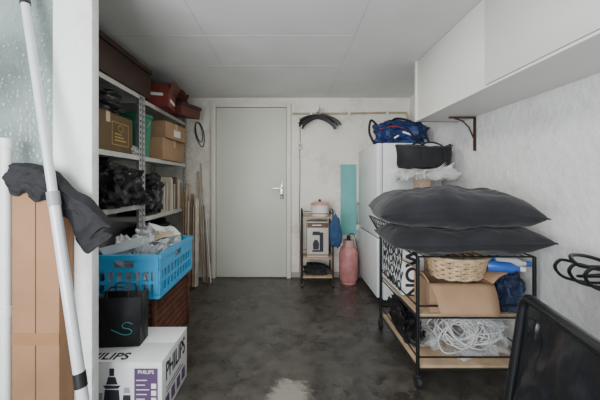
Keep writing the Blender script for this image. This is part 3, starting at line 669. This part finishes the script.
def open_carton(label,loc,w,l,h,rot,flaps,fls):
    e=root('open_carton',label,'box',loc,rot)
    t=0.004; g=G().bx(-w/2,w/2,-l/2,l/2,0,t)
    g.bx(-w/2,w/2,-l/2,-l/2+t,t,h).bx(-w/2,w/2,l/2-t,l/2,t,h).bx(-w/2,-w/2+t,-l/2+t,l/2-t,t,h).bx(w/2-t,w/2,-l/2+t,l/2-t,t,h)
    g.obj('carton_body',cardboard(),e)
    for q,(sgn,ax) in enumerate((( -1,'y'),(1,'y'),(-1,'x'),(1,'x'))):
        a=flaps[q]; fl=fls[q]
        def ff(u,v,ax=ax,fl=fl,sgn=sgn):
            bend=0.022*math.sin(v*2.6+0.8*u)*sgn
            if ax=='y': return Vector(((u-0.5)*(w-0.03*v),-bend*0.8,fl*v))
            return Vector((-bend*0.8,(u-0.5)*(l-0.02*v),fl*v))
        loc_=(0,sgn*l/2,h) if ax=='y' else (sgn*w/2,0,h)
        rot_=(-sgn*a,0,0) if ax=='y' else (0,sgn*a,0)
        G().sheet(ff,6,8).obj('flap',cardboard(),e,loc=loc_,rot=rot_,solid=0.004)
    return e
open_carton('open sagging cardboard box with bent flaps on the cart shelf',(0.955,1.725,0.404),0.34,0.23,0.16,(0,0,-3),(146,168,48,62),(0.165,0.05,0.12,0.11))
# wicker basket resting on the open carton
e=root('wicker_basket','oval natural wicker basket resting on the open cardboard box','basket',(1.00,1.745,0.570),(2,0,5))
wk=M('wicker',(0.58,0.42,0.25),0.7,var=0.3,scale=30,bump=0.4)
g=G(); NR=8
for k in range(NR):
    z=0.008+0.0145*k; s=0.86+0.14*k/(NR-1)
    g.tube([(0.175*s*math.cos(a),0.122*s*math.sin(a),z+0.004*math.sin(a*12+k*math.pi)) for a in [2*math.pi*t/56 for t in range(56)]],0.008,6,closed=True)
g.obj('woven_wall',wk,e)
g=G()
for k in range(26):
    a=2*math.pi*k/26; g.tube([(0.15*math.cos(a),0.105*math.sin(a),0.0),(0.177*math.cos(a),0.124*math.sin(a),0.115)],0.004,6)
g.obj('stake',wk,e).__setitem__('kind','stuff')
G().tube([(0.181*math.cos(a),0.127*math.sin(a),0.122) for a in [2*math.pi*t/40 for t in range(40)]],0.011,8,closed=True).obj('rim',wk,e)
G().lathe([(0,0.003),(0.15,0.003),(0.15,0.008),(0,0.008)],sy=0.7).obj('base',wk,e)
e=root('navy_bag','navy blue cloth bag standing on the cart shelf','bag',(1.245,1.70,0.402))
G().blob((0,0,0.1),(0.085,0.10,0.13),seed=101,amp=0.25,octv=2).obj('bag_body',M('navy_cloth3',(0.010,0.022,0.06),0.75,var=0.4),e)
G().tube([(-0.04,-0.08,0.17),(-0.04,-0.11,0.1),(0.03,-0.11,0.09),(0.04,-0.08,0.17)],0.006).obj('strap',M('navy_cloth4',(0.02,0.05,0.12),0.7),e)
for k,(dx,dz,c,nm) in enumerate([(-0.04,0,(0.03,0.12,0.5),'blue'),(0.035,0,(0.72,0.75,0.8),'white'),(0.0,0.0,(0.04,0.2,0.55),'light blue')]):
    e=root('spray_bottle',nm+' plastic bottle lying on the navy bag','bottle',(1.26+dx,1.62+0.05*k+0.03,0.645+0.012*k),(90,0,62+8*k))
    G().lathe([(0,0),(0.028,0),(0.03,0.01),(0.03,0.11),(0.012,0.14),(0.012,0.15),(0,0.15)],(0,0,-0.08)).obj('bottle_body',M('bottle_'+nm.replace(' ','_'),c,0.35),e)
    G().cyl((0,0,0.07),(0,0,0.095),0.014).obj('cap',[paper(),M('bottle_blue',c),paper()][k],e)
# loose white wire loops + clear bag
g=G()
random.seed(11)
for k in range(20):
    cx=random.uniform(-0.10,0.10); cy=random.uniform(-0.05,0.03); cz=random.uniform(0.085,0.13)
    rx=random.uniform(0.08,0.15); ry=random.uniform(0.05,0.09)
    rm=Euler((random.uniform(0.3,1.5),random.uniform(-0.5,0.5),random.uniform(-0.7,0.7))).to_matrix()
    pts=[]
    for t in range(30):
        a=2*math.pi*t/30; p=rm@Vector((rx*math.cos(a),ry*math.sin(a),0.02*math.sin(2*a+k)))
        pts.append((cx+p.x,max(-0.17,min(0.16,cy+p.y)),max(0.004,cz+p.z)))
    g.tube(pts,0.0042,6,closed=True)
tag(g.obj('wire_ornament',M('white_wire',(0.75,0.75,0.74),0.4),loc=(1.09,1.79,0.120)),'loose coils of white wire on the cart bottom shelf','wire')
pl=bpy.data.materials.new('clear_film'); pl.use_nodes=True; nt=pl.node_tree; b=nt.nodes['Principled BSDF']
b.inputs['Base Color'].default_value=(0.70,0.72,0.73,1); b.inputs['Roughness'].default_value=0.08
nn=nt.nodes.new('ShaderNodeTexNoise'); nn.inputs['Scale'].default_value=5; nn.inputs['Detail'].default_value=3; bp=nt.nodes.new('ShaderNodeBump'); bp.inputs['Strength'].default_value=0.6
nt.links.new(nn.outputs['Fac'],bp.inputs['Height']); nt.links.new(bp.outputs['Normal'],b.inputs['Normal'])
mr=nt.nodes.new('ShaderNodeMapRange'); mr.inputs[3].default_value=0.06; mr.inputs[4].default_value=0.42; mr.inputs[1].default_value=0.42; mr.inputs[2].default_value=0.7
nt.links.new(nn.outputs['Fac'],mr.inputs[0]); nt.links.new(mr.outputs[0],b.inputs['Alpha'])
tag(G().blob((0,0,0.12),(0.24,0.18,0.14),seed=113,amp=0.35,freq=2.4,octv=3).obj('plastic_film',pl,loc=(1.04,1.80,0.117)),'clear crumpled plastic bag around the white wire coils','plastic bag')
tag(G().blob((0,0,0.09),(0.06,0.20,0.12),seed=115,amp=0.35,octv=2).obj('black_pouch',bag_film(),loc=(0.775,1.95,0.118)),'black crumpled pouch on the cart bottom shelf','bag')

# ------------------------------------------------------------------ right foreground: folded black chair with crumpled fabric
e=root('folding_chair','folded black chair with crumpled fabric and tubular edges','chair',(0.60,0.76,0.0),(0,7,-17))
gl=M('glossy_grey_metal',(0.16,0.18,0.20),0.18,0.7,var=0.05,bump=0)
gp=M('glossy_black_plastic',(0.009,0.010,0.012),0.25,bump=0.05,bscale=20)
vin=M('shiny_black_fabric',(0.010,0.011,0.013),0.32,bump=0.12,bscale=50)
def rr(y0,y1,z0,z1,x,r=0.03,dz=0.0):
    pts=[]
    for cy,cz,a0 in ((y1-r,z1-r,0),(y0+r,z1-r,90),(y0+r,z0+r,180),(y1-r,z0+r,270)):
        for k in range(6):
            a=R(a0+18*k); yy=cy+r*math.cos(a); pts.append((x,yy,cz+r*math.sin(a)+dz*yy))
    return pts
G().tube(rr(-0.24,0.20,0.03,0.78,0,0.04,-0.03),0.015,10,closed=True).obj('outer_frame',gp,e)
def pf(u,v):
    k=min(1,6*u,6*(1-u),6*v,6*(1-v))
    q=Vector((u*3.2+v*1.5,v*4.0-u,2))
    f_=0.022*noise.noise(q)+0.020*(abs(noise.noise(q*1.9))-0.2)+0.008*math.sin(14*v+10*u)
    return Vector((0.004-0.010*math.sin(math.pi*u)*math.sin(math.pi*v)+f_*k,-0.225+u*0.41,0.05+v*0.72-0.03*(-0.225+u*0.41)))
G().sheet(pf,50,70).obj('fabric_panel',vin,e,solid=0.004)
G().tube(rr(-0.30,0.13,0.05,0.735,0.06,0.05,-0.10),0.012,10,closed=True).obj('inner_frame',gl,e)
G().blob((0.10,-0.06,0.50),(0.04,0.17,0.22),seed=131,amp=0.3,flat=False,power=0.6,octv=3).obj('bunched_seat_fabric',vin,e)
G().tube(cr([(0.06,0.10,0.66),(0.10,0.02,0.715),(0.12,-0.10,0.73),(0.11,-0.24,0.715)]),0.014).obj('armrest',gl,e)
G().box((0.12,-0.08,0.752),(0.05,0.22,0.026),rot=(3,0,0),bev=0.012).obj('arm_pad',gp,e)
G().box((0.03,0.13,0.70),(0.075,0.05,0.06),bev=0.012).obj('hinge',gp,e)
for yy in(-0.2,0.1): G().tube([(0.06,yy,0.05),(0.09,yy+0.05,0.012),(0.02,yy+0.06,0.012)],0.012).obj('foot_tube',gl,e)
# curved-bar rack fixed to the wall
e=root('wire_rack','black wall rack made of tangled curved bars','rack',(1.42,1.16,0.72))
G().bx(-0.012,-0.001,-0.12,0.12,-0.03,0.06,bev=0.003).obj('wall_plate',black_metal(),e)
g=G()
for k in range(4):
    yy=-0.10+0.065*k
    g.tube(cr([(-0.008,yy,-0.02),(-0.10,yy+0.01,-0.03),(-0.21,yy+0.02,-0.01),(-0.255,yy+0.02,0.035),(-0.24,yy+0.01,0.07),(-0.20,yy,0.065)]),0.0065,8)
g.obj('curved_bars',black_metal(),e)
G().tube(cr([(-0.008,-0.11,0.05),(-0.10,-0.12,0.095),(-0.20,-0.06,0.085),(-0.24,0.02,0.07),(-0.20,0.10,0.09),(-0.10,0.13,0.08),(-0.008,0.11,0.05)]),0.008).obj('hoop_bar',black_metal(),e)
G().tube(cr([(-0.06,-0.12,0.0),(-0.15,-0.08,0.05),(-0.22,0.04,0.02),(-0.12,0.11,0.0),(-0.03,0.05,0.03)]),0.006).obj('cross_bar',black_metal(),e)

# ------------------------------------------------------------------ light
w=bpy.data.worlds.new('World'); bpy.context.scene.world=w; w.use_nodes=True
bg=w.node_tree.nodes['Background']; bg.inputs[0].default_value=(0.82,0.91,1.0,1); bg.inputs[1].default_value=0.85
def area(name,loc,rot,sx,sy,power,col):
    l=bpy.data.lights.new(name,'AREA'); l.shape='RECTANGLE'; l.size=sx; l.size_y=sy; l.energy=power; l.color=col
    o=bpy.data.objects.new(name,l); COL.objects.link(o); o.location=loc; o.rotation_euler=[R(a) for a in rot]; return o
area('door_daylight',(-1.0,-0.8,1.2),(102,0,-20),1.5,1.5,104,(0.95,0.975,1.0))
area('ceiling_fill',(0.1,2.0,CH-0.03),(0,0,0),0.45,0.45,12,(1.0,0.96,0.90))  # added warm fill under the ceiling, no fixture hangs there

# ------------------------------------------------------------------ camera
cd=bpy.data.cameras.new('camera'); cam=bpy.data.objects.new('camera',cd); COL.objects.link(cam)
cam.location=(0,0,1.13); cam.rotation_euler=(R(90),0,0)
cd.sensor_width=36; cd.lens=17.4; cd.shift_x=10/600; cd.shift_y=-18/600; cd.clip_start=0.02
bpy.context.scene.camera=cam
